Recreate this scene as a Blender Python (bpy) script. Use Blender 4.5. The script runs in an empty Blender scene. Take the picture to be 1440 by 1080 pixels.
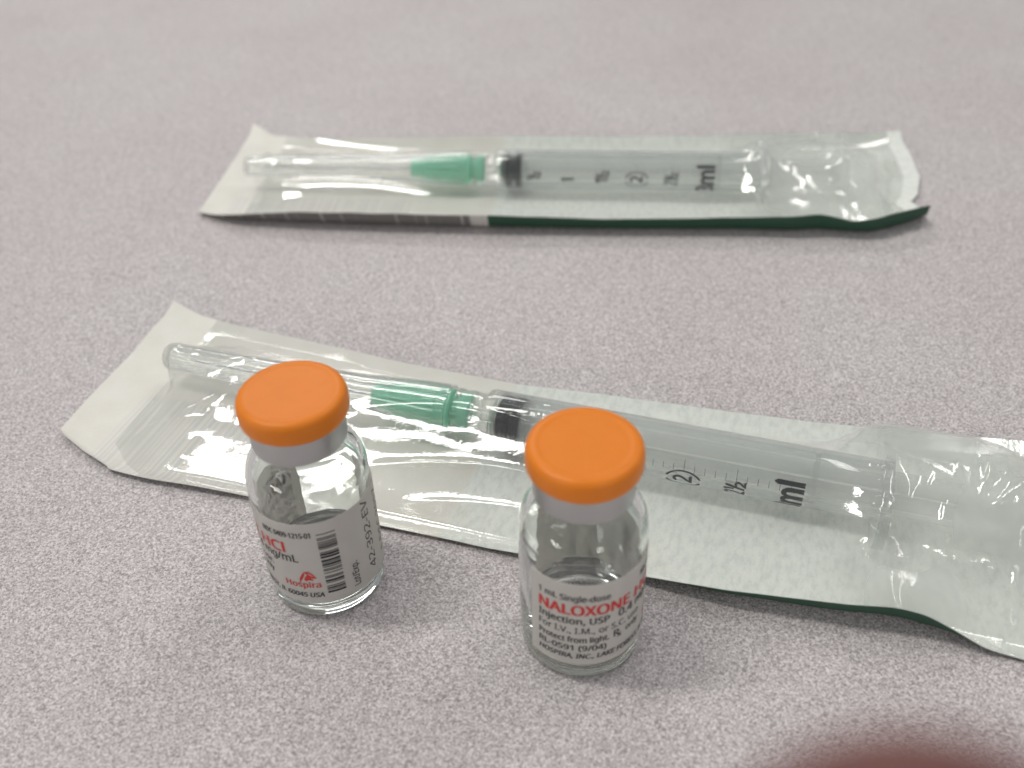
import bpy, bmesh, math, random
import numpy as np
from mathutils import Vector, Matrix

random.seed(4)
S = 0.001                                   # everything below is written in millimetres
sc = bpy.context.scene
COL = sc.collection

# ------------------------------------------------------------------ camera
cd = bpy.data.cameras.new("camera")
cam = bpy.data.objects.new("camera", cd)
COL.objects.link(cam)
r = Vector((0.99933959, -0.02261015, -0.02844586))
u = Vector((0.03633712, 0.62182204, 0.78231513))
fw = Vector((0.0, 0.78283212, -0.62223297))
cam.matrix_world = Matrix(((r.x, u.x, -fw.x, 0), (r.y, u.y, -fw.y, 0), (r.z, u.z, -fw.z, 118.6465 * S), (0, 0, 0, 1)))
cd.sensor_width = 36
cd.lens = 34.146
cd.clip_start = 0.002
cd.clip_end = 50
cd.dof.use_dof = True
cd.dof.focus_distance = 0.157
cd.dof.aperture_fstop = 16.5                # 1.8 mm entrance pupil, as in a phone
sc.camera = cam

# ------------------------------------------------------------------ world and lamps
w = bpy.data.worlds.new("World")
sc.world = w
w.use_nodes = True
w.node_tree.nodes["Background"].inputs[0].default_value = (0.93, 0.96, 1.0, 1)
w.node_tree.nodes["Background"].inputs[1].default_value = 0.33
LAMPS = [  # x, y, z (m), size x, size y, W, turn
    (-0.80, 0.28, 1.75, 0.78, 0.18, 15, 4),
    (0.85, 0.80, 1.75, 0.14, 1.2, 8, -15),
    (-0.48, 2.30, 1.75, 0.95, 0.32, 16, 6),
    (-1.70, -0.90, 1.75, 0.06, 1.1, 2.4, 25),
    (1.10, -1.60, 1.75, 0.06, 1.1, 2.4, 10),
    (-4.20, -3.20, 1.75, 0.8, 1.6, 100, 40),     # rows of fixtures further down the room
    (2.40, -5.20, 1.75, 0.8, 1.6, 100, -20),
]
for x, y, z, sx, sy, p, a in LAMPS:
    l = bpy.data.lights.new("ceiling_light", 'AREA')
    l.shape = 'RECTANGLE'
    l.size, l.size_y, l.energy = sx, sy, p
    l.color = (1.0, 0.975, 0.93)
    o = bpy.data.objects.new("ceiling_light", l)
    o.location = (x, y, z)
    o.rotation_euler = (0, 0, math.radians(a))
    COL.objects.link(o)
sc.view_settings.view_transform = 'Standard'
sc.view_settings.look = 'None'
sc.view_settings.exposure = 0
sc.view_settings.gamma = 1
cy = sc.cycles
cy.max_bounces = 24
cy.transmission_bounces = 18
cy.glossy_bounces = 8
cy.diffuse_bounces = 5
cy.transparent_max_bounces = 32
cy.caustics_reflective = True
cy.caustics_refractive = True
cy.blur_glossy = 0.6
cy.sample_clamp_indirect = 30.0
cy.use_denoising = True
try:
    cy.denoiser = 'OPENIMAGEDENOISE'
except Exception:
    pass

# ------------------------------------------------------------------ material helpers
def mat(name):
    m = bpy.data.materials.new(name)
    m.use_nodes = True
    nt = m.node_tree
    nt.nodes.clear()
    out = nt.nodes.new("ShaderNodeOutputMaterial")
    return m, nt, out

def N(nt, kind, **kw):
    n = nt.nodes.new(kind)
    for k, v in kw.items():
        if k.startswith("i_"):
            n.inputs[k[2:].replace("_", " ")].default_value = v
        else:
            setattr(n, k, v)
    return n

def ramp(nt, src, stops):
    c = nt.nodes.new("ShaderNodeValToRGB")
    e = c.color_ramp.elements
    while len(e) < len(stops):
        e.new(0.5)
    for k, (p, col) in enumerate(stops):
        e[k].position = p
        e[k].color = (*col, 1) if len(col) == 3 else col
    nt.links.new(src, c.inputs[0])
    return c

def principled(name, col, rough=0.5, **kw):
    m, nt, out = mat(name)
    b = N(nt, "ShaderNodeBsdfPrincipled")
    b.inputs["Base Color"].default_value = (*col, 1)
    b.inputs["Roughness"].default_value = rough
    for k, v in kw.items():
        b.inputs[k.replace("_", " ")].default_value = v
    nt.links.new(b.outputs[0], out.inputs[0])
    return m, nt, b

def coords(nt, scale=1.0, obj=True):
    t = N(nt, "ShaderNodeTexCoord")
    mp = N(nt, "ShaderNodeMapping")
    mp.inputs["Scale"].default_value = (scale,) * 3 if not isinstance(scale, tuple) else scale
    nt.links.new(t.outputs["Object"], mp.inputs[0])
    return mp.outputs[0]

def noise(nt, vec, scale, detail=2.0, rough=0.5):
    n = N(nt, "ShaderNodeTexNoise")
    n.inputs["Scale"].default_value = scale
    n.inputs["Detail"].default_value = detail
    n.inputs["Roughness"].default_value = rough
    nt.links.new(vec, n.inputs["Vector"])
    return n.outputs["Fac"]

def mixc(nt, fac, a, b, mode='MIX'):
    m = N(nt, "ShaderNodeMix", data_type='RGBA', blend_type=mode)
    for s, v in ((0, fac), (6, a), (7, b)):
        if hasattr(v, "is_linked"):
            nt.links.new(v, m.inputs[s])
        else:
            m.inputs[s].default_value = v if s == 0 else (*v, 1)
    return m.outputs[2]

def bump(nt, h, bsdf, strength, dist):
    b = N(nt, "ShaderNodeBump")
    b.inputs["Strength"].default_value = strength
    b.inputs["Distance"].default_value = dist
    nt.links.new(h, b.inputs["Height"])
    nt.links.new(b.outputs[0], bsdf.inputs["Normal"])

# table laminate: pale pinkish grey with sub-millimetre mottling and specks
M_TABLE, nt, b = principled("speckled_laminate", (0.5, 0.48, 0.47), 0.55, Specular_IOR_Level=0.35)
v = coords(nt, 1000.0)                       # millimetres
def flecks(scale, soft):
    vo = N(nt, "ShaderNodeTexVoronoi", feature='SMOOTH_F1')
    vo.inputs["Scale"].default_value = scale
    vo.inputs["Smoothness"].default_value = soft
    wob = N(nt, "ShaderNodeTexNoise")
    wob.inputs["Scale"].default_value = 3.0
    nt.links.new(v, wob.inputs["Vector"])
    ad = N(nt, "ShaderNodeVectorMath", operation='MULTIPLY_ADD')
    ad.inputs[1].default_value = (0.5, 0.5, 0.5)
    nt.links.new(wob.outputs["Color"], ad.inputs[0])
    nt.links.new(v, ad.inputs[2])
    nt.links.new(ad.outputs[0], vo.inputs["Vector"])
    sx = N(nt, "ShaderNodeSeparateXYZ")
    nt.links.new(vo.outputs["Color"], sx.inputs[0])
    return sx.outputs[0]
n3 = noise(nt, v, 0.02, 2.0, 0.5)
n4 = noise(nt, v, 0.8, 2.0, 0.6)
f1, f2, f3 = flecks(3.7, 0.25), flecks(6.0, 0.15), noise(nt, v, 2.1, 2.0, 0.6)
def madd(a, k, c2):
    m_ = N(nt, "ShaderNodeMath", operation='MULTIPLY_ADD')
    nt.links.new(a, m_.inputs[0]); m_.inputs[1].default_value = k
    if hasattr(c2, "is_linked"): nt.links.new(c2, m_.inputs[2])
    else: m_.inputs[2].default_value = c2
    return m_.outputs[0]
tot = madd(f1, 0.5, madd(f2, 0.32, madd(f3, 0.4, -0.11)))
r1 = ramp(nt, tot, [(0.20, (0.28, 0.255, 0.260)), (0.38, (0.435, 0.400, 0.402)), (0.55, (0.565, 0.524, 0.523)), (0.78, (0.76, 0.715, 0.712))])
c = r1.outputs[0]
r3 = ramp(nt, n3, [(0.3, (0.97, 0.955, 0.955)), (0.7, (1.03, 1.03, 1.03))])
c = mixc(nt, 1.0, c, r3.outputs[0], 'MULTIPLY')
nt.links.new(c, b.inputs["Base Color"])
bump(nt, n4, b, 0.02, 0.0002)
sm = noise(nt, v, 0.035, 3.0, 0.6)           # smears and handling marks change the sheen
sr = N(nt, "ShaderNodeMapRange")
sr.inputs[3].default_value, sr.inputs[4].default_value = 0.42, 0.66
nt.links.new(sm, sr.inputs[0])
nt.links.new(sr.outputs[0], b.inputs["Roughness"])

# glass, water, clear plastics
def glass(name, ior, rough, col):
    m, nt, out = mat(name)
    g = N(nt, "ShaderNodeBsdfGlass")
    g.inputs["IOR"].default_value = ior
    g.inputs["Roughness"].default_value = rough
    g.inputs["Color"].default_value = (*col, 1)
    nt.links.new(g.outputs[0], out.inputs[0])
    return m
M_GLASS = glass("clear_glass", 1.5, 0.0, (0.985, 0.995, 0.99))
M_WATER = glass("clear_solution", 1.33, 0.0, (0.99, 0.99, 0.99))

def thin_plastic(name, haze, haze_col, rough, gain):
    """Thin clear plastic: straight-through light, mirror share by Fresnel, a little milkiness."""
    m, nt, out = mat(name)
    tr = N(nt, "ShaderNodeBsdfTransparent")
    tr.inputs[0].default_value = (0.97, 0.975, 0.97, 1)
    gl = N(nt, "ShaderNodeBsdfGlossy")
    gl.inputs["Roughness"].default_value = rough
    gl.inputs["Color"].default_value = (1, 1, 1, 1)
    lw = N(nt, "ShaderNodeLayerWeight")     # Schlick's Fresnel, the same from both sides of the sheet
    lw.inputs[0].default_value = 0.5
    pw = N(nt, "ShaderNodeMath", operation='POWER')
    pw.inputs[1].default_value = 5.0
    nt.links.new(lw.outputs["Facing"], pw.inputs[0])
    k = N(nt, "ShaderNodeMath", operation='MULTIPLY_ADD', use_clamp=True)
    k.inputs[1].default_value = 0.8
    k.inputs[2].default_value = 0.04 * gain
    nt.links.new(pw.outputs[0], k.inputs[0])
    df = N(nt, "ShaderNodeBsdfDiffuse")
    df.inputs[0].default_value = (*haze_col, 1)
    tl = N(nt, "ShaderNodeBsdfTranslucent")
    tl.inputs[0].default_value = (*haze_col, 1)
    dd = N(nt, "ShaderNodeMixShader")
    dd.inputs[0].default_value = 0.5
    nt.links.new(df.outputs[0], dd.inputs[1])
    nt.links.new(tl.outputs[0], dd.inputs[2])
    m1 = N(nt, "ShaderNodeMixShader")
    m1.inputs[0].default_value = haze
    if name == "clear_film":                    # milkier towards the crumpled ends of the film
        at = N(nt, "ShaderNodeAttribute", attribute_name="whitening")
        mh = N(nt, "ShaderNodeMath", operation='MULTIPLY_ADD')
        mh.inputs[1].default_value = 0.60
        mh.inputs[2].default_value = haze
        nt.links.new(at.outputs["Fac"], mh.inputs[0])
        nt.links.new(mh.outputs[0], m1.inputs[0])
    nt.links.new(tr.outputs[0], m1.inputs[1])
    nt.links.new(dd.outputs[0], m1.inputs[2])
    m2 = N(nt, "ShaderNodeMixShader")
    nt.links.new(k.outputs[0], m2.inputs[0])
    nt.links.new(m1.outputs[0], m2.inputs[1])
    nt.links.new(gl.outputs[0], m2.inputs[2])
    nt.links.new(m2.outputs[0], out.inputs[0])
    return m, nt, gl
M_FILM, nt, gl = thin_plastic("clear_film", 0.022, (0.76, 0.78, 0.745), 0.07, 1.9)
v = coords(nt, 1000.0)
fine = noise(nt, v, 1.6, 2.0, 0.5)
bump(nt, fine, gl, 0.10, 0.0002)
def soft_clear(name, share, ior, haze, haze_col):
    """Moulded plastic: part of the light is refracted, part goes straight through."""
    m, nt, _ = thin_plastic(name, haze, haze_col, 0.08, 1.0)
    out = nt.nodes["Material Output"]
    g = N(nt, "ShaderNodeBsdfGlass")
    g.inputs["IOR"].default_value = ior
    g.inputs["Roughness"].default_value = 0.06
    g.inputs["Color"].default_value = (0.985, 0.99, 0.99, 1)
    mx = N(nt, "ShaderNodeMixShader")
    mx.inputs[0].default_value = share
    nt.links.new(out.inputs[0].links[0].from_socket, mx.inputs[1])
    nt.links.new(g.outputs[0], mx.inputs[2])
    nt.links.new(mx.outputs[0], out.inputs[0])
    return m
M_BARREL = soft_clear("clear_polypropylene", 0.40, 1.42, 0.02, (0.8, 0.8, 0.8))
M_SHEATH = soft_clear("clear_sheath_plastic", 0.55, 1.40, 0.02, (0.75, 0.75, 0.75))

def milky(name, col, trans, rough):
    m, nt, out = mat(name)
    b = N(nt, "ShaderNodeBsdfPrincipled")
    b.inputs["Base Color"].default_value = (*col, 1)
    b.inputs["Roughness"].default_value = rough
    b.inputs["Transmission Weight"].default_value = trans
    b.inputs["IOR"].default_value = 1.45
    tl = N(nt, "ShaderNodeBsdfTranslucent")
    tl.inputs[0].default_value = (*col, 1)
    mx = N(nt, "ShaderNodeMixShader")
    mx.inputs[0].default_value = 0.32
    nt.links.new(b.outputs[0], mx.inputs[1])
    nt.links.new(tl.outputs[0], mx.inputs[2])
    nt.links.new(mx.outputs[0], out.inputs[0])
    return m
M_HUB = milky("green_hub_plastic", (0.46, 0.92, 0.72), 0.20, 0.28)
M_ROD, _, _ = thin_plastic("milky_plunger_plastic", 0.24, (0.84, 0.84, 0.83), 0.2, 1.0)
M_RUBBER, _, _ = principled("black_rubber", (0.006, 0.0065, 0.009), 0.45, Specular_IOR_Level=0.3)
M_STOPPER, _, _ = principled("grey_rubber_stopper", (0.34, 0.34, 0.34), 0.6)
M_STEEL, _, _ = principled("needle_steel", (0.62, 0.62, 0.63), 0.25, Metallic=1.0)
M_ALU, nt, b = principled("brushed_aluminium", (0.52, 0.52, 0.515), 0.40, Metallic=0.85)
v = coords(nt, (300.0, 300.0, 4000.0))
bump(nt, noise(nt, v, 1.0, 2.0), b, 0.05, 0.0001)
M_CAP, nt, b = principled("orange_plastic", (0.86, 0.235, 0.022), 0.42, Specular_IOR_Level=0.35)
v = coords(nt, 1000.0)
cr = ramp(nt, noise(nt, v, 0.35, 3.0), [(0.3, (0.80, 0.217, 0.012)), (0.7, (0.83, 0.232, 0.015))])
nt.links.new(cr.outputs[0], b.inputs["Base Color"])
bump(nt, noise(nt, v, 3.0, 2.0), b, 0.06, 0.0002)
M_LABEL, nt, b = principled("label_paper", (0.88, 0.855, 0.815), 0.45)
tl = N(nt, "ShaderNodeBsdfTranslucent")
tl.inputs[0].default_value = (0.88, 0.855, 0.815, 1)
mx = N(nt, "ShaderNodeMixShader")
mx.inputs[0].default_value = 0.52
nt.links.new(b.outputs[0], mx.inputs[1]); nt.links.new(tl.outputs[0], mx.inputs[2])
nt.links.new(mx.outputs[0], nt.nodes["Material Output"].inputs[0])
M_INK, _, _ = principled("black_ink", (0.025, 0.025, 0.03), 0.45)
M_RED, _, _ = principled("red_ink", (0.60, 0.035, 0.03), 0.45)
M_GRADINK, _, _ = principled("graduation_ink", (0.006, 0.006, 0.008), 0.45)
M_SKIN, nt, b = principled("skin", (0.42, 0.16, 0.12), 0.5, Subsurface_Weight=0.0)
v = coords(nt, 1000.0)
cr = ramp(nt, noise(nt, v, 0.25, 4.0), [(0.3, (0.15, 0.052, 0.045)), (0.7, (0.19, 0.075, 0.062))])  # darkened: shade from the unseen phone is put into this colour
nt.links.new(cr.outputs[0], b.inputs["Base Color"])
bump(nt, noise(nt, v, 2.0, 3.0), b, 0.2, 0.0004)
M_NAIL, _, _ = principled("fingernail", (0.30, 0.13, 0.11), 0.35)

def paper(name, seed, under_col_left, under_col_right, split, bars):
    """Sterile pouch paper. Both faces use UV in mm (u along, v across); the print is on the underside
    and shows faintly through the sheet."""
    res = []
    for face in ("front", "back"):
        m, nt, b = principled(name + "_" + face, (0.8, 0.8, 0.78), 0.62)
        uv = N(nt, "ShaderNodeUVMap", uv_map="mm")
        sp = N(nt, "ShaderNodeSeparateXYZ")
        nt.links.new(uv.outputs[0], sp.inputs[0])
        def step(src, edge, soft):
            mr = N(nt, "ShaderNodeMapRange", clamp=True)
            mr.inputs[1].default_value = edge - soft
            mr.inputs[2].default_value = edge + soft
            nt.links.new(src, mr.inputs[0])
            return mr.outputs[0]
        def mul(a, c2):
            k = N(nt, "ShaderNodeMath", operation='MULTIPLY')
            nt.links.new(a, k.inputs[0])
            if hasattr(c2, "is_linked"): nt.links.new(c2, k.inputs[1])
            else: k.inputs[1].default_value = c2
            return k.outputs[0]
        def inv(a):
            k = N(nt, "ShaderNodeMath", operation='SUBTRACT')
            k.inputs[0].default_value = 1
            nt.links.new(a, k.inputs[1])
            return k.outputs[0]
        X, Y = sp.outputs[0], sp.outputs[1]
        soft = 0.5 if face == "front" else 0.1
        green = step(X, split, soft)
        # bar code stripes across the strip, soft because seen through the paper
        one = N(nt, "ShaderNodeTexNoise", noise_dimensions='1D')
        one.inputs["Scale"].default_value = 1.15 if face == "front" else 0.8
        one.inputs["Detail"].default_value = 1.0
        nt.links.new(X, one.inputs["W"])
        st = step(one.outputs["Fac"], 0.5 if face == "front" else 0.30, 0.09)
        zone = mul(mul(step(X, bars[0], 0.3), inv(step(X, bars[1] if face == "front" else 18.0, 0.6))), inv(step(Y, bars[2], 0.6)))
        stripes = mul(st, zone)
        # broken lines of small print behind the green side
        mp = N(nt, "ShaderNodeMapping")
        mp.inputs["Scale"].default_value = (0.9, 0.42, 1)
        mp.inputs["Location"].default_value = (seed, seed, 0)
        nt.links.new(uv.outputs[0], mp.inputs[0])
        txt = noise(nt, mp.outputs[0], 1.0, 3.0, 0.6)
        fib = noise(nt, uv.outputs[0], 2.6, 3.0, 0.6)
        blot = noise(nt, uv.outputs[0], 0.16, 2.0, 0.5)
        if face == "front":
            base = ramp(nt, blot, [(0.3, (0.74, 0.715, 0.65)), (0.7, (0.79, 0.77, 0.71))]).outputs[0]
            gcol = ramp(nt, txt, [(0.36, (0.68, 0.72, 0.675)), (0.52, (0.79, 0.815, 0.765)), (0.66, (0.83, 0.85, 0.80))]).outputs[0]
            col = mixc(nt, mul(green, 0.9), base, gcol)
            col = mixc(nt, mul(stripes, 0.30), col, (0.42, 0.42, 0.47))
        else:
            base = ramp(nt, blot, [(0.3, (0.50, 0.485, 0.45)), (0.7, (0.62, 0.60, 0.56))]).outputs[0]  # bare underside toned down: the shade beneath the curl is in the colour
            col = mixc(nt, green, base, under_col_right)
            col = mixc(nt, stripes, col, under_col_left)
        fr = ramp(nt, fib, [(0.3, (0.96, 0.96, 0.96)), (0.7, (1.03, 1.03, 1.03))])
        col = mixc(nt, 1.0, col, fr.outputs[0], 'MULTIPLY')
        nt.links.new(col, b.inputs["Base Color"])
        bump(nt, fib, b, 0.12, 0.0002)
        res.append(m)
    return res

# ------------------------------------------------------------------ object helpers
def tag(o, label=None, cat=None, group=None, kind=None):
    if label: o["label"] = label
    if cat: o["category"] = cat
    if group: o["group"] = group
    if kind: o["kind"] = kind
    return o

def empty(name, loc, rz=0.0):
    o = bpy.data.objects.new(name, None)
    o.empty_display_size = 0.01
    o.location = [c * S for c in loc]
    o.rotation_euler = (0, 0, rz)
    COL.objects.link(o)
    return o

def build(name, verts, faces, m, parent=None, smooth=True, angle=None):
    me = bpy.data.meshes.new(name)
    me.from_pydata([(a * S, b_ * S, c_ * S) for a, b_, c_ in verts], [], faces)
    me.validate()
    me.update()
    if smooth:
        me.polygons.foreach_set("use_smooth", [True] * len(me.polygons))
        if angle:
            me.set_sharp_from_angle(angle=math.radians(angle))
    for mm in (m if isinstance(m, (list, tuple)) else [m]):
        me.materials.append(mm)
    o = bpy.data.objects.new(name, me)
    COL.objects.link(o)
    if parent: o.parent = parent
    return o

def spline(pts, n=6):
    """Catmull-Rom through the points, n steps a span."""
    P = [np.array(p, float) for p in pts]
    P = [2 * P[0] - P[1]] + P + [2 * P[-1] - P[-2]]
    out = []
    for i in range(1, len(P) - 2):
        a, b_, c_, d = P[i - 1:i + 3]
        for k in range(n):
            t = k / n
            out.append(0.5 * ((2 * b_) + (c_ - a) * t + (2 * a - 5 * b_ + 4 * c_ - d) * t * t + (3 * b_ - a - 3 * c_ + d) * t ** 3))
    out.append(P[-2])
    return [tuple(p) for p in out]

def lathe(profile, seg=72, axis='z', closed=False):
    """profile: (radius, height) list. Ends at radius 0 become poles."""
    V, F, rows = [], [], []
    for rad, h in profile:
        if rad < 1e-6:
            rows.append([len(V)]); V.append((0, 0, h))
        else:
            rows.append(list(range(len(V), len(V) + seg)))
            for k in range(seg):
                a = 2 * math.pi * k / seg
                V.append((rad * math.cos(a), rad * math.sin(a), h))
    pairs = list(zip(rows[:-1], rows[1:]))
    if closed: pairs.append((rows[-1], rows[0]))
    for A, B in pairs:
        for k in range(seg):
            j = (k + 1) % seg
            if len(A) == 1 and len(B) == 1: continue
            if len(A) == 1: F.append((A[0], B[j], B[k]))
            elif len(B) == 1: F.append((A[k], A[j], B[0]))
            else: F.append((A[k], A[j], B[j], B[k]))
    if axis == 'x':
        V = [(z, x, y) for x, y, z in V]
    return V, F

def join(*parts):
    V, F = [], []
    for v_, f_ in parts:
        k = len(V)
        V += list(v_)
        F += [tuple(i + k for i in f) for f in f_]
    return V, F

def fixn(o):
    bm = bmesh.new()
    bm.from_mesh(o.data)
    bmesh.ops.recalc_face_normals(bm, faces=bm.faces)
    bm.to_mesh(o.data)
    bm.free()
    return o

def box(x0, x1, y0, y1, z0, z1):
    V = [(x, y, z) for x in (x0, x1) for y in (y0, y1) for z in (z0, z1)]
    return V, [(0, 1, 3, 2), (4, 6, 7, 5), (0, 4, 5, 1), (2, 3, 7, 6), (0, 2, 6, 4), (1, 5, 7, 3)]

# ---- lettering: text outlines turned to flat meshes, then laid on cylinders
FONT = None
try:                                        # the sans serif that ships with Blender; its built-in one otherwise
    import os
    FONT = bpy.data.fonts.load(os.path.join(bpy.utils.system_resource('DATAFILES'), "fonts", "NotoSansMath-Regular.woff2"))
except Exception:
    FONT = None

def text2d(s, height, width=None, bold=0.0, shear=0.0, maxlen=0.5):
    cu = bpy.data.curves.new("t", 'FONT')
    cu.body = s
    cu.size = 1.0
    if FONT: cu.font = FONT
    cu.offset = 0.0 if FONT else bold
    cu.shear = shear
    cu.resolution_u = 3
    o = bpy.data.objects.new("t", cu)
    COL.objects.link(o)
    dg = bpy.context.evaluated_depsgraph_get()
    me = bpy.data.meshes.new_from_object(o.evaluated_get(dg))
    bm = bmesh.new()
    bm.from_mesh(me)
    bpy.data.objects.remove(o)
    bpy.data.curves.remove(cu)
    bpy.data.meshes.remove(me)
    xs = [v_.co.x for v_ in bm.verts]
    x0, x1 = min(xs), max(xs)
    ky = height / CAPH
    kx = ky if width is None else width / (x1 - x0)
    for v_ in bm.verts:
        v_.co.x = (v_.co.x - x0) * kx
        v_.co.y *= ky
        v_.co.z = 0
    for _ in range(4):
        bmesh.ops.triangulate(bm, faces=bm.faces[:])
        long = [e for e in bm.edges if e.calc_length() > maxlen]
        if not long: break
        bmesh.ops.subdivide_edges(bm, edges=long, cuts=1)
    bmesh.ops.triangulate(bm, faces=bm.faces[:])
    bm.verts.index_update()
    V = [(v_.co.x, v_.co.y) for v_ in bm.verts]
    F = [tuple(v_.index for v_ in f.verts) for f in bm.faces]
    bm.free()
    return V, F

def capheight():
    global CAPH
    CAPH = 1.0
    V, _ = text2d("H", 1.0)
    CAPH = max(y for _, y in V) - min(y for _, y in V)
capheight()

def rect2d(x0, x1, y0, y1, maxlen=0.5):
    n = max(1, int(math.ceil((x1 - x0) / maxlen)))
    V, F = [], []
    for k in range(n + 1):
        x = x0 + (x1 - x0) * k / n
        V += [(x, y0), (x, y1)]
    for k in range(n):
        F.append((2 * k, 2 * k + 2, 2 * k + 3, 2 * k + 1))
    return V, F

def place2d(VF, x, y, rot=0):
    V, F = VF
    if rot == 90: V = [(-b_, a) for a, b_ in V]
    return [(a + x, b_ + y) for a, b_ in V], F

# ------------------------------------------------------------------ table
bm_v, bm_f = box(-900, 900, -350, 1500, -28, 0)
table = build("table_top", bm_v, bm_f, M_TABLE, smooth=False)
tag(table, "pale pinkish grey speckled laminate table top under everything", kind="structure")

# ------------------------------------------------------------------ vials
RB = 8.79
def make_vial():
    root = empty("vial", (0, 0, 0))
    outer = [(0, 0.75), (3.5, 0.68), (5.6, 0.42), (6.6, 0.10), (7.2, 0.0), (7.8, 0.06), (8.35, 0.40), (8.68, 0.95), (RB, 1.7)]
    sh = [(RB, 22.4), (8.74, 23.6), (8.50, 24.9), (7.95, 26.15), (7.10, 27.2), (6.25, 27.95), (5.65, 28.6), (5.40, 29.3), (5.40, 30.4)]
    lip = [(6.0, 30.7), (6.35, 31.2), (6.35, 32.9), (6.1, 33.2), (3.7, 33.2), (3.5, 32.9)]
    ins = [(3.5, 29.6), (3.75, 28.7), (4.4, 27.7), (5.4, 26.8), (6.4, 25.8), (7.15, 24.7), (7.55, 23.4), (7.68, 22.0)]
    base = [(7.68, 3.2), (7.5, 2.45), (6.9, 1.95), (5.8, 1.75), (3.0, 1.95), (0, 2.0)]
    prof = spline(outer, 4) + [(RB, 8), (RB, 15)] + spline(sh, 5) + lip + spline(ins, 5) + [(7.68, 12)] + spline(base, 4)
    V, F = lathe(prof, 112)
    fixn(build("glass_body", V, F, M_GLASS, root, angle=50))
    liq = [(0, 1.99), (3.0, 1.94), (5.8, 1.74), (6.9, 1.94), (7.51, 2.44), (7.69, 3.2), (7.69, 7.85), (7.5, 7.7), (6.8, 7.62), (5.5, 7.6), (0, 7.6)]
    V, F = lathe(liq, 112)
    fixn(build("solution", V, F, M_WATER, root, angle=50))
    st = [(0, 28.2), (2.2, 28.2), (3.2, 28.5), (3.45, 29.2), (3.45, 33.25), (5.9, 33.28), (5.9, 33.34), (0, 33.34)]
    V, F = lathe(st, 48)
    fixn(build("stopper", V, F, M_STOPPER, root, angle=40))
    al = [(5.55, 29.55), (5.75, 29.35), (6.45, 29.35), (6.66, 29.5), (6.73, 29.8), (6.73, 33.2), (6.6, 33.5), (6.2, 33.6), (0, 33.6), (0, 33.42), (6.42, 33.4), (6.46, 29.9), (6.3, 29.7), (5.7, 29.75)]
    V, F = lathe(al, 96, closed=True)
    fixn(build("aluminium_seal", V, F, M_ALU, root, angle=40))
    cp = [(0, 33.62), (6.5, 33.62)] + spline([(6.9, 33.55), (7.32, 33.75), (7.56, 34.25), (7.62, 35.0), (7.60, 35.9), (7.48, 36.55), (7.22, 36.98), (6.80, 37.22), (6.35, 37.29), (6.0, 37.27), (5.7, 37.235), (5.2, 37.22)], 5) + \
        [(3.5, 37.2), (2.2, 37.19), (1.2, 37.16), (0.6, 37.15), (0, 37.15)]
    V, F = lathe(cp, 112)
    fixn(build("flip_cap", V, F, M_CAP, root, angle=50))
    # label: a wrapped paper strip with thickness, x in mm of arc from the start of the text
    A0 = math.radians(-134.7)
    z0, z1, xl, xr = 3.8, 20.6, -1.5, 42.5
    n = 120
    V, F = [], []
    for k in range(n + 1):
        a = A0 + (xl + (xr - xl) * k / n) / RB
        for rr, zz in ((RB + 0.02, z0), (RB + 0.09, z0), (RB + 0.09, z1), (RB + 0.02, z1)):
            V.append((rr * math.cos(a), rr * math.sin(a), zz))
    for k in range(n):
        for q in range(4):
            a, b_ = 4 * k + q, 4 * k + (q + 1) % 4
            F.append((a, a + 4, b_ + 4, b_))
    F += [(0, 1, 2, 3), (4 * n + 3, 4 * n + 2, 4 * n + 1, 4 * n)]
    lab = fixn(build("paper_label", V, F, M_LABEL, root, angle=40))
    def wrap(items, name, m, lift=0.12):
        lay = []
        for k, (v_, f_) in enumerate(items):     # each piece a few microns prouder than the last
            q = RB + lift + 0.003 * (k % 12)
            lay.append(([(q * math.cos(A0 + x / RB), q * math.sin(A0 + x / RB), y) for x, y in v_], f_))
        V, F = join(*lay)
        o = build(name, V, F, m, lab, smooth=False)
        o["kind"] = "stuff"
        return o
    def T(s_, h_, w_=None, bold=0.0, shear=0.0):
        return text2d(s_, h_, w_, min(bold, 0.008), shear)
    def heavy(VF, d):
        """a bold face: the outline laid down again beside itself"""
        V, F = VF
        return [(V, F), ([(x + d, y) for x, y in V], F), ([(x + d / 2, y + d * 0.35) for x, y in V], F)]
    blk = [
        place2d(T("1 mL Single-dose", 1.10, 9.9, 0.022), 0, 17.25),
        place2d(T("NDC 0409-1215-01", 1.0, 7.4, 0.02), 15.3, 17.85),
        place2d(T("Injection, USP", 1.30, 9.9, 0.022), 0, 12.60),
        place2d(T("0.4 mg/mL", 1.55, 8.9, 0.022), 11.3, 12.75),
        place2d(T("For I.V., I.M., or S.C. use.", 1.20, 15.6, 0.014), 0, 10.62),
        place2d(T("Protect from light.", 1.12, 9.95, 0.02), 0, 8.68),
        place2d(T("R", 1.35, 0.85, 0.02), 10.7, 8.75),
        place2d(T("x", 1.05, 0.65, 0.02), 11.25, 8.35),
        place2d(T("only", 1.15, 2.5, 0.006), 12.7, 8.75),
        place2d(T("RL-0591 (9/04)", 1.10, 9.6, 0.016), 0, 6.92),
        place2d(T("HOSPIRA, INC., LAKE FOREST, IL 60045 USA", 0.98, 22.9, 0.024, 0.18), 0, 5.22),
        place2d(T("Lot/Exp.", 1.05, 5.0, 0.004), 28.6, 5.25, 90),
    ]
    blk = [c_ for k, it in enumerate(blk) for c_ in (heavy(it, 0.09) if k not in (4, 11) else heavy(it, 0.045))]
    wrap(blk, "black_lettering", M_INK)
    wrap(heavy(place2d(T("NALOXONE", 1.98, 12.95), 0, 14.45), 0.24) + heavy(place2d(T("HCl", 1.98, 4.3), 14.1, 14.5), 0.24) + [
          *heavy(place2d(T("Hospira", 1.2, 5.3), 17.4, 7.35), 0.09)], "red_lettering", M_RED)
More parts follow.
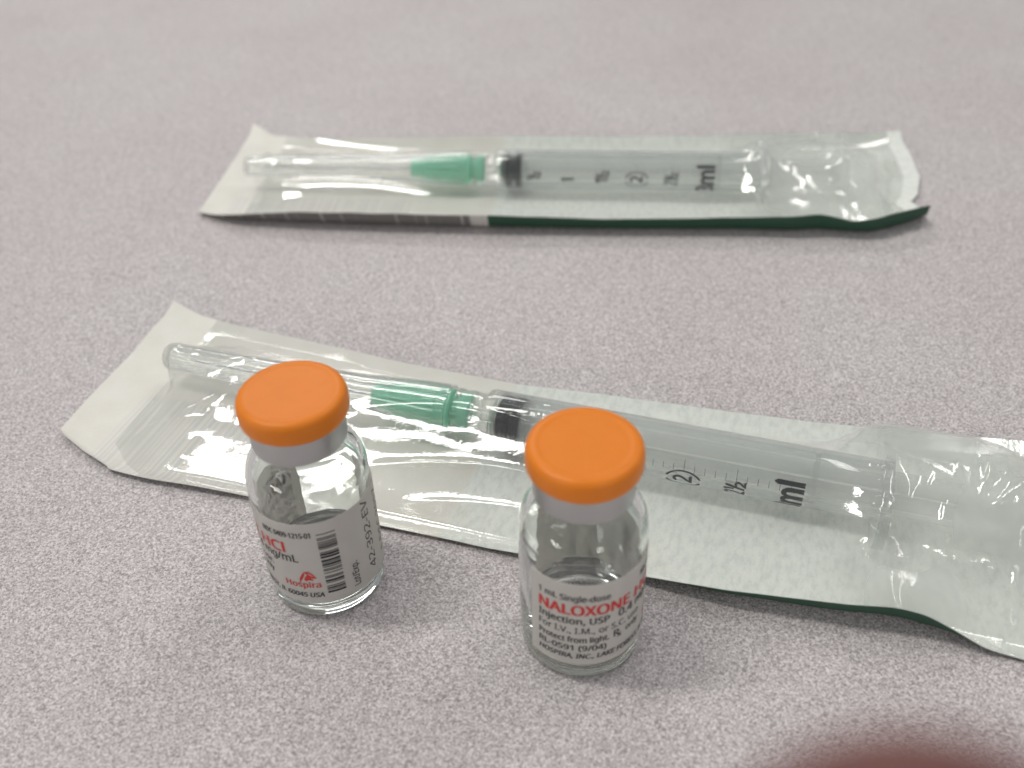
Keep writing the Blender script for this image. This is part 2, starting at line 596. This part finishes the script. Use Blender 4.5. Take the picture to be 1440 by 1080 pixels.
    # the red leaf-like emblem over the maker's name: three curved blades
    em = []
    def blade(p):
        q = spline(p, 5)
        em.append((q, [(i, j, k2) for i, j, k2 in fan(len(q))]))
    def fan(k): return [(0, i, i + 1) for i in range(1, k - 1)]
    em.append(([(19.7, 8.2), (19.85, 9.3), (20.35, 10.3), (20.75, 10.75), (20.65, 10.0), (20.25, 9.1)], fan(6)))
    em.append(([(20.65, 10.8), (21.3, 10.85), (21.9, 10.3), (22.4, 9.3), (21.8, 9.35), (21.2, 9.9)], fan(6)))
    em.append(([(20.45, 9.0), (20.85, 9.9), (21.25, 10.25), (21.5, 9.6), (21.9, 8.9), (21.2, 9.35), (20.9, 8.7)], fan(7)))
    wrap(em, "emblem", M_RED)
    rnd = random.Random(9)
    bars, y = [], 5.85
    while y < 18.9:
        wbar = rnd.choice([0.16, 0.16, 0.30, 0.42])
        bars.append(rect2d(23.55, 26.25, y, min(y + wbar, 19.0)))
        y += wbar + rnd.choice([0.13, 0.13, 0.2, 0.36, 0.6 if rnd.random() < 0.4 else 0.2])
    wrap(bars, "barcode", M_INK)
    # ink-jet lot stamp: the strokes are loose and lean
    wrap([place2d(T("42-392-EV", 1.45, 14.2, -0.004, 0.12), 32.4, 5.9, 90),
          place2d(T("1 DEC 2017", 1.35, 13.0, -0.004, 0.12), 36.1, 6.0, 90)], "lot_stamp", M_INK)
    return root

def copy_tree(o, parent=None):
    c2 = o.copy()
    COL.objects.link(c2)
    if parent: c2.parent = parent
    for ch in list(o.children):
        copy_tree(ch, c2)
    return c2

vial = make_vial()
vial2 = copy_tree(vial)
vial.location = (-29.9 * S, 102.58 * S, 0.02 * S)
vial.rotation_euler = (0, 0, math.radians(-98.0))
vial2.location = (8.82 * S, 90.1 * S, 0.02 * S)
tag(vial, "orange capped glass vial standing in front of the needle end, barcode side of label showing", "vial", "orange capped medicine vials")
tag(vial2, "orange capped glass vial with red NALOXONE lettering facing front, nearest the viewer", "vial", "orange capped medicine vials")

# ------------------------------------------------------------------ syringes (local x = axis from the hub end, z up)
ZA = 6.4                                     # height of the axis above the table
RBAR, RIN = 5.0, 4.35
def make_syringe():
    root = empty("syringe", (0, 0, 0))
    def up(VF, dz=ZA): return [(x, y, z + dz) for x, y, z in VF[0]], VF[1]
    # barrel: luer collar, tube and finger flange as one moulding
    out = [(1.9, 15.6), (3.95, 15.8), (4.1, 16.2), (4.1, 17.0), (3.95, 17.2), (3.95, 18.4), (4.1, 18.6), (4.1, 19.4), (3.95, 19.6), (3.95, 21.2), (4.3, 21.9), (4.85, 22.3), (RBAR, 22.8), (RBAR, 30), (RBAR, 50), (RBAR, 70), (RBAR, 88.2)]
    inn = [(RIN, 89.9), (RIN, 70), (RIN, 50), (RIN, 30), (RIN, 24.2), (3.2, 23.2), (1.0, 22.4), (1.0, 19.5), (2.9, 19.4), (3.1, 16.2)]
    V, F = lathe(out + inn, 72, 'x', closed=True)
    b_ = fixn(build("barrel", *up((V, F)), M_BARREL, root, angle=35))
    # flange: flat oval plate with a round hole that sits round the tube
    V, F = [], []
    n = 72
    for k in range(n):
        a = 2 * math.pi * k / n
        cx, sz = math.cos(a), math.sin(a)
        ye, ze = 10.8 * math.copysign(abs(cx) ** 0.9, cx), 6.15 * math.copysign(abs(sz) ** 0.75, sz)
        yi, zi = (RBAR - 0.02) * cx, (RBAR - 0.02) * sz
        V += [(88.2, yi, zi + ZA), (88.2, ye, ze + ZA), (89.9, ye, ze + ZA), (89.9, yi, zi + ZA)]
    for k in range(n):
        j = (k + 1) % n
        for q in range(4):
            p = (q + 1) % 4
            F.append((4 * k + q, 4 * k + p, 4 * j + p, 4 * j + q))
    fixn(build("finger_flange", V, F, M_BARREL, root, angle=35))
    # plunger: crossed vanes, two discs and the thumb rest
    parts = [box(29.2, 107.6, -0.55, 0.55, -3.9, 3.9), box(29.2, 107.6, -3.9, -0.56, -0.55, 0.55), box(29.2, 107.6, 0.56, 3.9, -0.55, 0.55)]
    for s0, r0, t0 in ((28.9, 4.0, 0.9), (78.0, 4.1, 0.9)):
        parts.append(lathe([(0, s0), (r0, s0), (r0, s0 + t0), (0, s0 + t0)], 48, 'x'))
    parts.append(lathe([(0, 107.4), (5.9, 107.5), (6.25, 107.8), (6.25, 109.1), (5.9, 109.4), (0, 109.4)], 48, 'x'))
    fixn(build("plunger", *up(join(*parts)), M_ROD, root, angle=35))
    sl = [(0, 23.1), (1.0, 23.2), (3.2, 24.2), (4.05, 24.6), (4.33, 24.8), (4.33, 25.95), (4.1, 26.15), (3.2, 26.3), (3.2, 27.05), (4.1, 27.2), (4.33, 27.4), (4.33, 28.7), (4.0, 28.88), (0, 28.88)]
    fixn(build("plunger_seal", *up(lathe(sl, 64, 'x')), M_RUBBER, root, angle=35))
    # green hub with fins
    hb = [(0, 0.0), (1.9, 0.0), (2.15, 0.3), (2.25, 2.6), (2.6, 3.8), (2.65, 4.0), (2.95, 8.0), (3.25, 11.6), (3.28, 12.6), (3.75, 12.9), (3.75, 15.4), (2.9, 15.6), (2.6, 15.8), (2.5, 19.0), (1.6, 19.2), (1.5, 8.0), (0, 7.8)]
    hub = lathe(hb, 144, 'x')
    V, F = hub
    V2 = []
    for x, y, z in V:                         # fine ribs along the cone
        k = math.hypot(y, z)
        if 3.9 < x < 11.7 and k > 2:
            g = 1 + 0.065 * math.copysign(abs(math.cos(12 * math.atan2(z, y))) ** 0.6, math.cos(12 * math.atan2(z, y)))
            y, z = y * g, z * g
        V2.append((x, y, z))
    fixn(build("needle_hub", *up((V2, F)), M_HUB, root, angle=35))
    # collar ring of the hub seen inside the luer lock
    ring = lathe([(2.95, 16.9), (3.06, 17.0), (3.06, 18.9), (2.95, 19.0), (2.62, 19.0), (2.62, 16.9)], 48, 'x', closed=True)
    fixn(build("luer_ring", *up(ring), M_HUB, root, angle=35))
    nd = lathe([(0, -39.5), (0.08, -38.4), (0.25, -37.0), (0.28, -36.0), (0.28, -0.02), (0, -0.02)], 16, 'x')
    fixn(build("needle", *up(nd), M_STEEL, root, angle=35))
    so = spline([(0, -44.5), (1.7, -44.4), (2.45, -43.9), (2.65, -43.0)], 4) + [(2.75, -35), (3.15, -12), (3.45, -2), (3.85, 3), (4.3, 10), (4.45, 15.0)]
    si = [(3.95, 15.0), (3.95, 10), (3.4, 3.0), (2.95, -2), (2.65, -12), (2.25, -35), (2.1, -42.6), (1.4, -43.4), (0, -43.5)]
    fixn(build("needle_sheath", *up(lathe(so + si, 64, 'x')), M_SHEATH, root, angle=40))
    # graduations, wrapped on the tube: phi from +y over the top (90) to the side facing the viewer (180)
    items = []
    R = RBAR + 0.03
    def wrapx(VF, dR=0.0):
        V, F = VF          # x along axis, y = arc in mm measured up from phi0
        ph0 = math.radians(200)
        q = R + dR
        return [(x, q * math.cos(ph0 - y / R), ZA + q * math.sin(ph0 - y / R)) for x, y in V], F
    def num(s, txt, y0, wid, h, b=0.02):
        V, F = text2d(txt, h, wid, 0.004, 0.0, 0.45)
        P = [(s + h / 2 - y, y0 + x) for x, y in V]                   # read from the viewer's side up
        d = 13.0 * b
        return join(wrapx((P, F)), wrapx(([(x, y + d) for x, y in P], F), 0.004), wrapx(([(x - d * 0.7, y + d * 0.5) for x, y in P], F), 0.008))
    def frac(s, whole, y0):
        it = []
        if whole: it.append(num(s, whole, y0, 0.9, 3.2)); y0 += 1.1
        it.append(num(s - 0.95, "1", y0, 0.5, 1.6)); it.append(num(s + 0.0, "/", y0 + 0.3, 1.1, 3.0, 0.02)); it.append(num(s + 0.85, "2", y0 + 1.05, 1.1, 1.7))
        return it
    items += frac(32.1, "", 1.3)
    items += [num(40.7, "1", 0.9, 0.75, 3.2, 0.035)]
    items += frac(49.3, "1", 0.6)
    items += [num(57.9, "2", 0.9, 1.7, 3.0)]
    for a0, a1 in ((-75, 75), (105, 255)):      # brackets round the 2 like a broken ring
        V, F = [], []
        for k in range(17):
            t = math.radians(a0 + (a1 - a0) * k / 16 + 90)
            for q in (1.85, 2.15):
                V.append((57.9 + 1.42 * q * math.cos(t), 1.75 + 1.0 * q * math.sin(t)))
        for k in range(16): F.append((2 * k, 2 * k + 1, 2 * k + 3, 2 * k + 2))
        items.append(wrapx((V, F)))
    items += frac(66.5, "2", 0.3)
    items += [num(75.1, "3ml", -2.2, 7.4, 4.2, 0.035)]
    for k in range(0, 31):
        s = 23.6 + 1.716 * k
        ln = 1.3 if k % 5 else 2.3
        V, F = rect2d(3.6, 3.6 + ln, -0.045, 0.045, 0.4)
        items.append(wrapx(([(s + y, x) for x, y in V], F)))
    V, F = rect2d(4.8, 5.0, 23.6, 23.6 + 51.5, 1)
    g = build("graduation_print", *join(*items), M_GRADINK, b_, smooth=False)
    g["kind"] = "stuff"
    return root

NEAR_O, NEAR_D = (-25.3, 139.5), (0.9440, -0.330)
FAR_O, FAR_D = (-24.0, 232.6), (0.9943, -0.107)
rzn, rzf = math.atan2(NEAR_D[1], NEAR_D[0]), math.atan2(FAR_D[1], FAR_D[0])
syr = make_syringe()
syr2 = copy_tree(syr)
def roll_about_axis(root, loc, rz, deg):
    M = Matrix.Translation((loc[0] * S, loc[1] * S, 0)) @ Matrix.Rotation(rz, 4, 'Z')
    root.matrix_world = M
    if deg:
        # only round parts and print turn with the barrel; the flat flange stays level
        T = Matrix.Translation((0, 0, ZA * S))
        Rm = T @ Matrix.Rotation(math.radians(deg), 4, 'X') @ T.inverted()
        for ch in root.children:
            if not ch.name.startswith("finger_flange"):
                ch.matrix_local = Rm
roll_about_axis(syr, NEAR_O, rzn, 15)
roll_about_axis(syr2, FAR_O, rzf, 0)
tag(syr, "syringe with green needle hub in the near pouch, passing behind the two vials", "syringe", "packaged syringes")
tag(syr2, "syringe with green needle hub in the far pouch, its whole printed scale in view", "syringe", "packaged syringes")

# ------------------------------------------------------------------ pouches
def lerp(tab, x):
    a = np.array(tab, float)
    k = np.argsort(a[:, 0])
    a = a[k]
    def sm(col):
        # smooth interpolation: dense linear, then a box blur
        g = np.linspace(a[0, 0] - 8, a[-1, 0] + 8, 1200)
        y = np.interp(g, a[:, 0], a[:, col])
        h = 9
        y = np.convolve(np.pad(y, h, mode='edge'), np.ones(2 * h + 1) / (2 * h + 1), 'valid')
        return np.interp(x, g, y)
    return sm(1), sm(2)

def vnoise(x, y, seed):
    """value noise on numpy grids, -1..1"""
    rs = np.random.RandomState(seed)
    G = rs.rand(64, 64) * 2 - 1
    xi, yi = np.floor(x).astype(int), np.floor(y).astype(int)
    fx, fy = x - xi, y - yi
    fx, fy = fx * fx * (3 - 2 * fx), fy * fy * (3 - 2 * fy)
    g = lambda a, b_: G[a % 64, b_ % 64]
    return (g(xi, yi) * (1 - fx) + g(xi + 1, yi) * fx) * (1 - fy) + (g(xi, yi + 1) * (1 - fx) + g(xi + 1, yi + 1) * fx) * fy

def contents_top(s, n):
    """top height of the syringe at (s, n)"""
    s_ = [-46, -44.5, -43.5, -42, -12, -2, 3, 10, 15, 16, 22, 23, 87.8, 88, 90, 90.2, 107.2, 107.4, 109.5, 109.7]
    r_ = [0, 0, 2.2, 2.7, 3.15, 3.45, 3.85, 4.3, 4.45, 4.1, 4.1, 5.0, 5.0, 6.2, 6.2, 3.9, 3.9, 6.25, 6.25, 0]
    R = np.interp(s, s_, r_)
    W = R.copy()
    fl = (s > 87.9) & (s < 90.1)
    W = np.where(fl, 10.8, W)
    q = np.clip(1 - (n / np.maximum(W, 1e-3)) ** 2, 0, None)
    q = np.where(fl, q ** 0.4, np.sqrt(q))
    return np.where((np.abs(n) < W) & (R > 0.1), ZA + R * q, -5)

def make_pouch(name, loc, rz, left, right, front, back, lens, film_l, film_r, creases, seed, mats, seal_f, seal_b, puff):
    """left/right: end outlines as (n, s); front/back: (s, n, z) edges; lens: curl width"""
    root = empty(name, (loc[0], loc[1], 0), rz)
    NS, NN = 420, 120
    sg = np.linspace(-60, 134, NS)
    t = np.linspace(0, 1, NN)
    nf, zf = lerp(front, sg)
    nb, zb = lerp(back, sg)
    SS = np.repeat(sg[:, None], NN, 1)
    NNg = nf[:, None] + (nb - nf)[:, None] * t[None, :]
    # end outlines bend the first and last columns: shift s so that the sheet ends on them
    L = np.interp(NNg, *zip(*left)) if left else np.full_like(NNg, -60)
    Rr = np.interp(NNg, *zip(*right))
    a = (SS - sg[0]) / (sg[-1] - sg[0])
    S2 = L + (Rr - L) * a
    for _ in range(2):                          # outline taken at the shifted place
        nf2, zf2 = lerp(front, S2[:, 0]); nb2, zb2 = lerp(back, S2[:, -1])
        NNg = nf2[:, None] + (nb2 - nf2)[:, None] * t[None, :]
        L = np.interp(NNg, *zip(*left)); Rr = np.interp(NNg, *zip(*right))
        S2 = L + (Rr - L) * a
    zf, zb = zf2, zb2
    wf, wb = lens
    df = np.clip(1 - (NNg - nf2[:, None]) / np.maximum(wf, 0.78 * zf[:, None]), 0, 1)
    db = np.clip(1 - (nb2[:, None] - NNg) / np.maximum(wb, 1.6 * zb[:, None]), 0, 1)
    ZP = 0.25 + zf[:, None] * df ** 2.2 + zb[:, None] * db ** 2.2
    ZP += 0.10 * (vnoise(S2 / 14, NNg / 12, seed) + 0.6) + 0.12 * np.maximum(df, db) * vnoise(S2 / 6, NNg / 30, seed + 1)
    endl = np.clip(1 - (S2 - L) / 9, 0, 1); endr = np.clip(1 - (Rr - S2) / 9, 0, 1)
    ZP += 0.6 * endl ** 2 + 0.7 * endr ** 2
    # paper: two faces 0.14 mm apart, closed round the rim
    def grid(Z, i0=0, i1=NS, j0=0, j1=NN):
        return [(S2[i, j], NNg[i, j], Z[i, j]) for i in range(i0, i1) for j in range(j0, j1)]
    V = grid(ZP) + grid(ZP - 0.14)
    F, K = [], NS * NN
    for i in range(NS - 1):
        for j in range(NN - 1):
            q = i * NN + j
            F.append((q, q + NN, q + NN + 1, q + 1))
    nt_ = len(F)
    F += [tuple(K + k for k in reversed(f)) for f in F[:nt_]]
    nu_ = len(F)
    rim = [i * NN for i in range(NS)] + [(NS - 1) * NN + j for j in range(1, NN)] + [i * NN + NN - 1 for i in range(NS - 2, -1, -1)] + [j for j in range(NN - 2, 0, -1)]
    for k in range(len(rim)):
        p, q = rim[k], rim[(k + 1) % len(rim)]
        F.append((q, p, K + p, K + q))
    pb = build("paper_backing", V, F, list(mats), root, angle=60)
    idx = [0] * nt_ + [1] * (nu_ - nt_) + [0] * (len(F) - nu_)
    pb.data.polygons.foreach_set("material_index", idx)
    uvl = pb.data.uv_layers.new(name="mm")
    li = np.zeros(len(pb.data.loops), int)
    pb.data.loops.foreach_get("vertex_index", li)
    VV = np.array(V)[:, :2]
    uvl.data.foreach_set("uv", VV[li].ravel())
    # film: a membrane stretched over the contents, held down along the seals
    i0 = int(np.argmin(np.abs(sg - film_l))); i1 = int(np.argmin(np.abs(sg - film_r))) + 1
    s, n, zp = S2[i0:i1], NNg[i0:i1], ZP[i0:i1]
    obst = np.maximum(contents_top(s, n) + 0.12, zp + 0.05)
    s0, s1, n0, pw, ph = puff                # the film stands off the flange and thumb rest as a blister
    ell = np.clip(1 - ((s - (s0 + s1) / 2) / ((s1 - s0) / 2)) ** 4 - ((n - n0) / pw) ** 2, 0, 1)
    obst = np.maximum(obst, np.where(ell > 0, ph * ell ** 0.45, -5))
    width = nb2[i0:i1, None] - nf2[i0:i1, None]
    fixed = (n - nf2[i0:i1, None] < seal_f) | (nb2[i0:i1, None] - n < seal_b)
    m0 = np.zeros_like(fixed); m0[:6] = True; m0[-8:] = True
    fixed |= m0
    zz = np.where(fixed, zp + 0.06, np.maximum(obst, 6.0))
    ds = (sg[1] - sg[0]); dn = width / (NN - 1)
    ka, kb = 0.35 / ds ** 2, 1.0 / dn ** 2
    fz = zp + 0.06
    for it in range(2600):
        av = zz.copy()
        av[1:-1, 1:-1] = (ka * (zz[2:, 1:-1] + zz[:-2, 1:-1]) + kb[1:-1] * (zz[1:-1, 2:] + zz[1:-1, :-2])) / (2 * ka + 2 * kb[1:-1])
        zz = np.where(fixed, fz, np.maximum(obst, zz + 1.0 * (av - zz)))
    # soften the hard contact line a little
    free = np.clip((zz - zp - 0.06) / 1.0, 0, 1)
    b2 = zz.copy()
    for it in range(6):
        av = b2.copy()
        av[1:-1, 1:-1] = 0.25 * (b2[2:, 1:-1] + b2[:-2, 1:-1] + b2[1:-1, 2:] + b2[1:-1, :-2])
        b2 = np.where(fixed, fz, av)
    zz = np.maximum(b2, obst)
    wr = 0.12 * vnoise(s / 60, n / 3.2, seed + 5) + 0.03 * vnoise(s / 25, n / 1.6, seed + 6)
    wr += 0.03 * vnoise(s / 1.4, n / 2.4, seed + 7) * np.clip(vnoise(s / 30, n / 5, seed + 8) * 2, 0, 1)
    ends = np.clip((s - 80) / 8, 0, 1) + np.clip((-22 - s) / 10, 0, 1)
    wr += ends * (0.55 * vnoise(s / 9.0, n / 8, seed + 9) + 0.30 * np.abs(vnoise(s / 3.2 + n / 7, n / 3.6, seed + 10)))
    rs = np.random.RandomState(seed)
    for (p, q, A, wd) in creases:
        p, q = np.array(p, float), np.array(q, float)
        d = q - p; Ln = np.hypot(*d); d /= Ln
        al = (s - p[0]) * d[0] + (n - p[1]) * d[1]
        bend = 0.06 * Ln * np.sin(np.clip(al / Ln, 0, 1) * math.pi) * (1 if rs.rand() > 0.5 else -1)
        ac = -(s - p[0]) * d[1] + (n - p[1]) * d[0] - bend
        tp = np.clip(al / Ln * 5, 0, 1) * np.clip((1 - al / Ln) * 5, 0, 1)
        wr += A * np.exp(-np.abs(ac) / wd) * tp
    zz = np.maximum(zz + wr * free, np.where(fixed, fz, zp + 0.06))
    zz = np.maximum(zz, np.minimum(obst, zz + 0.3))
    a_, b_ = zz.shape
    V = [(s[i, j], n[i, j], zz[i, j]) for i in range(a_) for j in range(b_)]
    F = [(i * b_ + j, (i + 1) * b_ + j, (i + 1) * b_ + j + 1, i * b_ + j + 1) for i in range(a_ - 1) for j in range(b_ - 1)]
    fo = build("clear_film", V, F, M_FILM, root)
    wh = np.clip((s - 80) / 10, 0, 1) * (0.55 + 0.45 * vnoise(s / 7, n / 6, seed + 12)) + 0.25 * np.clip((-26 - s) / 10, 0, 1) * (0.5 + 0.5 * vnoise(s / 7, n / 6, seed + 13))
    at = fo.data.attributes.new("whitening", 'FLOAT', 'POINT')
    at.data.foreach_set("value", np.clip(wh, 0, 1).ravel())
    return root

near_front = [(-62, -22, .6), (-56.5, -19.7, .6), (-50.9, -23.9, .8), (-44.2, -26.5, .8), (-33.3, -27.0, 1.2), (-14.1, -25.7, 1), (0.7, -25.5, .8), (14.8, -25.1, .6), (24.7, -24.9, .6), (34.5, -24.9, 1),
              (55.8, -24.6, 2), (68.1, -25.1, 3.5), (85.8, -23.8, 5), (92, -22.9, 5.5), (96, -22.6, 5), (100.3, -22.6, 3), (104.6, -23.1, 1.2), (107.7, -22.8, .5), (118, -23.5, .5), (132, -24, .6)]
near_back = [(-60, 22.9, 1.5), (-56.7, 22.1, 1), (-51, 20.6, .6), (-44.2, 19.8, .5), (-35.6, 19.3, .5), (-25.1, 18.8, .5), (-3.4, 17.3, .5), (21.1, 16.4, .8), (40.6, 17.9, 1), (62, 19.2, 1), (77.4, 20.7, 1), (90.4, 22.4, 1), (101, 23.5, 1), (113.5, 25.5, 1), (132, 26, 1)]
near_left = [(-30, -46.0), (-26, -46.0), (-24, -50.5), (-19.7, -56.5), (-9.6, -57.3), (4.5, -57.7), (13.9, -59), (24, -59.3)]
near_right = [(-30, 129), (30, 131)]
far_front = [(-60, -13, .5), (-53.1, -15.3, .5), (-48.5, -17.8, 1.3), (-42.3, -20, 2.8), (-25.5, -21.4, 4.6), (-0.3, -22.2, 5), (22.5, -22.4, 5), (50.1, -22, 4.4), (82.3, -21.2, 5), (93.6, -21.6, 5.6), (100.4, -20.7, 6), (104.2, -21.2, 5.5), (108.1, -21.5, 4.5), (113.1, -21.6, 5.5), (117.6, -19.3, 5.6), (121.7, -17.2, 5.2), (126, -14.5, 4.6), (134, -13, 4)]
far_back = [(-56, 36.6, 1.5), (-52, 35, 1.5), (-46.2, 30, 1.2), (-32.1, 26, 2), (-9, 24.5, 3.5), (31.6, 25, 4), (59.6, 25.5, 4), (90.9, 27, 4), (108.1, 29, 4), (118.2, 31, 3), (131.3, 33.9, 2)]
far_left = [(-22, -54), (-15.3, -53.1), (12, -53.4), (36, -53.9)]
far_right = [(-24, 124), (-19, 125), (-14, 127.3), (-9, 128.3), (-4, 126), (0, 128.5), (10, 131.4), (24, 132), (34, 131.3)]
CN = [((-40.2, -15.9), (-26.6, -6.4), .9, .7), ((-26.6, -6.4), (0, -6.6), .7, .8), ((-42, -5.8), (-24, 2.0), .8, .6), ((-38, -2), (-33, 7), .6, .4), ((-36, 0), (-31, 8), .5, .4), ((-46, -14), (-43, -17), .6, .5),
      ((-47, 4), (-44, -4), .5, .5), ((-46, 9), (-38, 5), .5, .5),
      ((5, -15.2), (52, -14.0), .75, .7), ((12, -20), (55, -19.6), .35, .8), ((0, -5.6), (40, -5.2), .4, .6),
      ((91, -3.0), (90, -10.8), .8, .6), ((86.2, -.2), (91.5, -4), .7, .5), ((93, 1), (92, -8), .6, .5), ((95.4, 1.3), (94.7, -10.3), .7, .5), ((102.4, 11.8), (102.4, -3.1), .9, .6), ((103.8, 6.1), (104.3, 0.4), .7, .4), ((106.6, 8.6), (106.8, 1), .7, .4),
      ((97.7, -3.5), (98.3, -10), .7, .4), ((94, -11), (106, -11.3), .9, .6), ((104.1, -4), (109, .4), .8, .5), ((86.1, -7.1), (89.7, -12), .6, .5), ((86.5, -11.9), (88.5, -14.5), .5, .5), ((109, -10), (108, -18), .8, .6), ((98, -14), (108, -19), .5, .6)]
CF = [((-49, 10), (-43.5, -8), .7, .6), ((-47, 10), (-42, -7), .6, .5), ((-40, 5), (-36, -1), .6, .5), ((-38, -9), (10, -12), .6, .9), ((-10, 2), (-3, 1), .8, .6), ((-40, 8), (-10, 6), .5, .6),
      ((82, 7), (92, -6), .9, .6), ((84, 9), (91, 0), .6, .4), ((86, -12), (91, -10), .8, .5), ((92, -3), (106, -3), .7, .6), ((96, -11), (108, -11.5), .7, .6), ((110, -6), (113, 6), .7, .6), ((118, 14), (119.5, 4), .8, .6), ((122, 2), (130, 5), .8, .7), ((108, -13), (112, -9), .5, .5)]
PM = paper("pouch_paper_near", 3.0, (0.16, 0.155, 0.148), (0.020, 0.075, 0.042), 22.0, (-47, 0.5, -5.5))
PF = paper("pouch_paper_far", 8.0, (0.16, 0.155, 0.148), (0.020, 0.075, 0.042), 22.0, (-47, 0.5, -5.5))
pn = make_pouch("syringe_pouch", NEAR_O, rzn, near_left, near_right, near_front, near_back, (3.6, 7.0), -47.5, 133, CN, 11, PM, 3.2, 4.0, (80, 115, 4.0, 14.5, 12.5))
pf = make_pouch("syringe_pouch", FAR_O, rzf, far_left, far_right, far_front, far_back, (4.5, 6.0), -47.5, 130, CF, 37, PF, 2.5, 4.0, (85, 120, 5.0, 15.0, 11.0))
tag(pn, "near clear and paper peel pouch lying behind the vials, running out of the right edge", "pouch", "peel pouches around the syringes")
tag(pf, "far clear and paper peel pouch seen whole, with its curled green underside showing", "pouch", "peel pouches around the syringes")

# ------------------------------------------------------------------ finger near the lens
def make_finger():
    root = empty("finger", (0, 0, 0))
    d = Vector((0.39264011, 0.54373459, -0.92304189)).normalized()
    tip = Vector((0, 0, 118.6465)) + d * 25.0 - u * 0.22 - r * 1.15
    return root, tip
root, tip = make_finger()
# axis runs from the tip down and back to the right, below the picture
ax = (-u * 0.93 + r * 0.28 + fw * 0.05).normalized()
sd = ax.cross(fw).normalized()
nr = sd.cross(ax).normalized()
prof = [(0.0, 0.0), (0.35, 1.9), (1.1, 3.45), (2.4, 4.9), (4.5, 6.2), (8, 7.5), (14, 7.8), (20, 7.8), (25, 8.3), (29, 8.2), (36, 8.1), (44, 8.5), (50, 9.3), (55, 9.2), (66, 9.3), (78, 10.0)]
pp = spline(prof, 4)
V, F, seg = [], [], 40
for k, (h, rad) in enumerate(pp):
    bend = 0.0 if h < 24 else (h - 24) ** 2 * 0.010
    cpos = tip + ax * h + nr * bend
    if k == 0:
        V.append(tuple(cpos)); continue
    for j in range(seg):
        a = 2 * math.pi * j / seg
        flat = 0.88 if h < 16 else 0.94
        crease = 1 - 0.035 * math.exp(-((h - 25) / 0.7) ** 2) - 0.03 * math.exp(-((h - 27) / 0.6) ** 2) - 0.03 * math.exp(-((h - 51) / 0.9) ** 2)
        V.append(tuple(cpos + sd * rad * crease * math.cos(a) + nr * rad * crease * flat * math.sin(a)))
for j in range(seg):
    F.append((0, 1 + j, 1 + (j + 1) % seg))
for k in range(len(pp) - 2):
    for j in range(seg):
        a, b_ = 1 + k * seg + j, 1 + k * seg + (j + 1) % seg
        F.append((a, a + seg, b_ + seg, b_))
F.append(tuple(1 + (len(pp) - 2) * seg + j for j in range(seg)))
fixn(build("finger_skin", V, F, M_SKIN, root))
V, F = [], []
for i in range(9):
    h = 1.6 + 9.5 * i / 8
    rad = float(np.interp(h, [p[0] for p in pp], [p[1] for p in pp]))
    for j in range(11):
        a = math.radians(-52 + 104 * j / 10) + math.pi / 2
        for lift in (0.0, 0.35):
            k2 = rad + lift * (1 - 0.6 * (abs(j - 5) / 5) ** 2)
            V.append(tuple(tip + ax * h + sd * k2 * math.cos(a) + nr * k2 * 0.88 * math.sin(a)))
for i in range(8):
    for j in range(10):
        q = (i * 11 + j) * 2
        F.append((q + 1, q + 3, q + 25, q + 23))
        F.append((q, q + 22, q + 24, q + 2))
fixn(build("fingernail", V, F, M_NAIL, root))
tag(root, "blurred dark reddish fingertip close to the lens at the lower right", "finger")
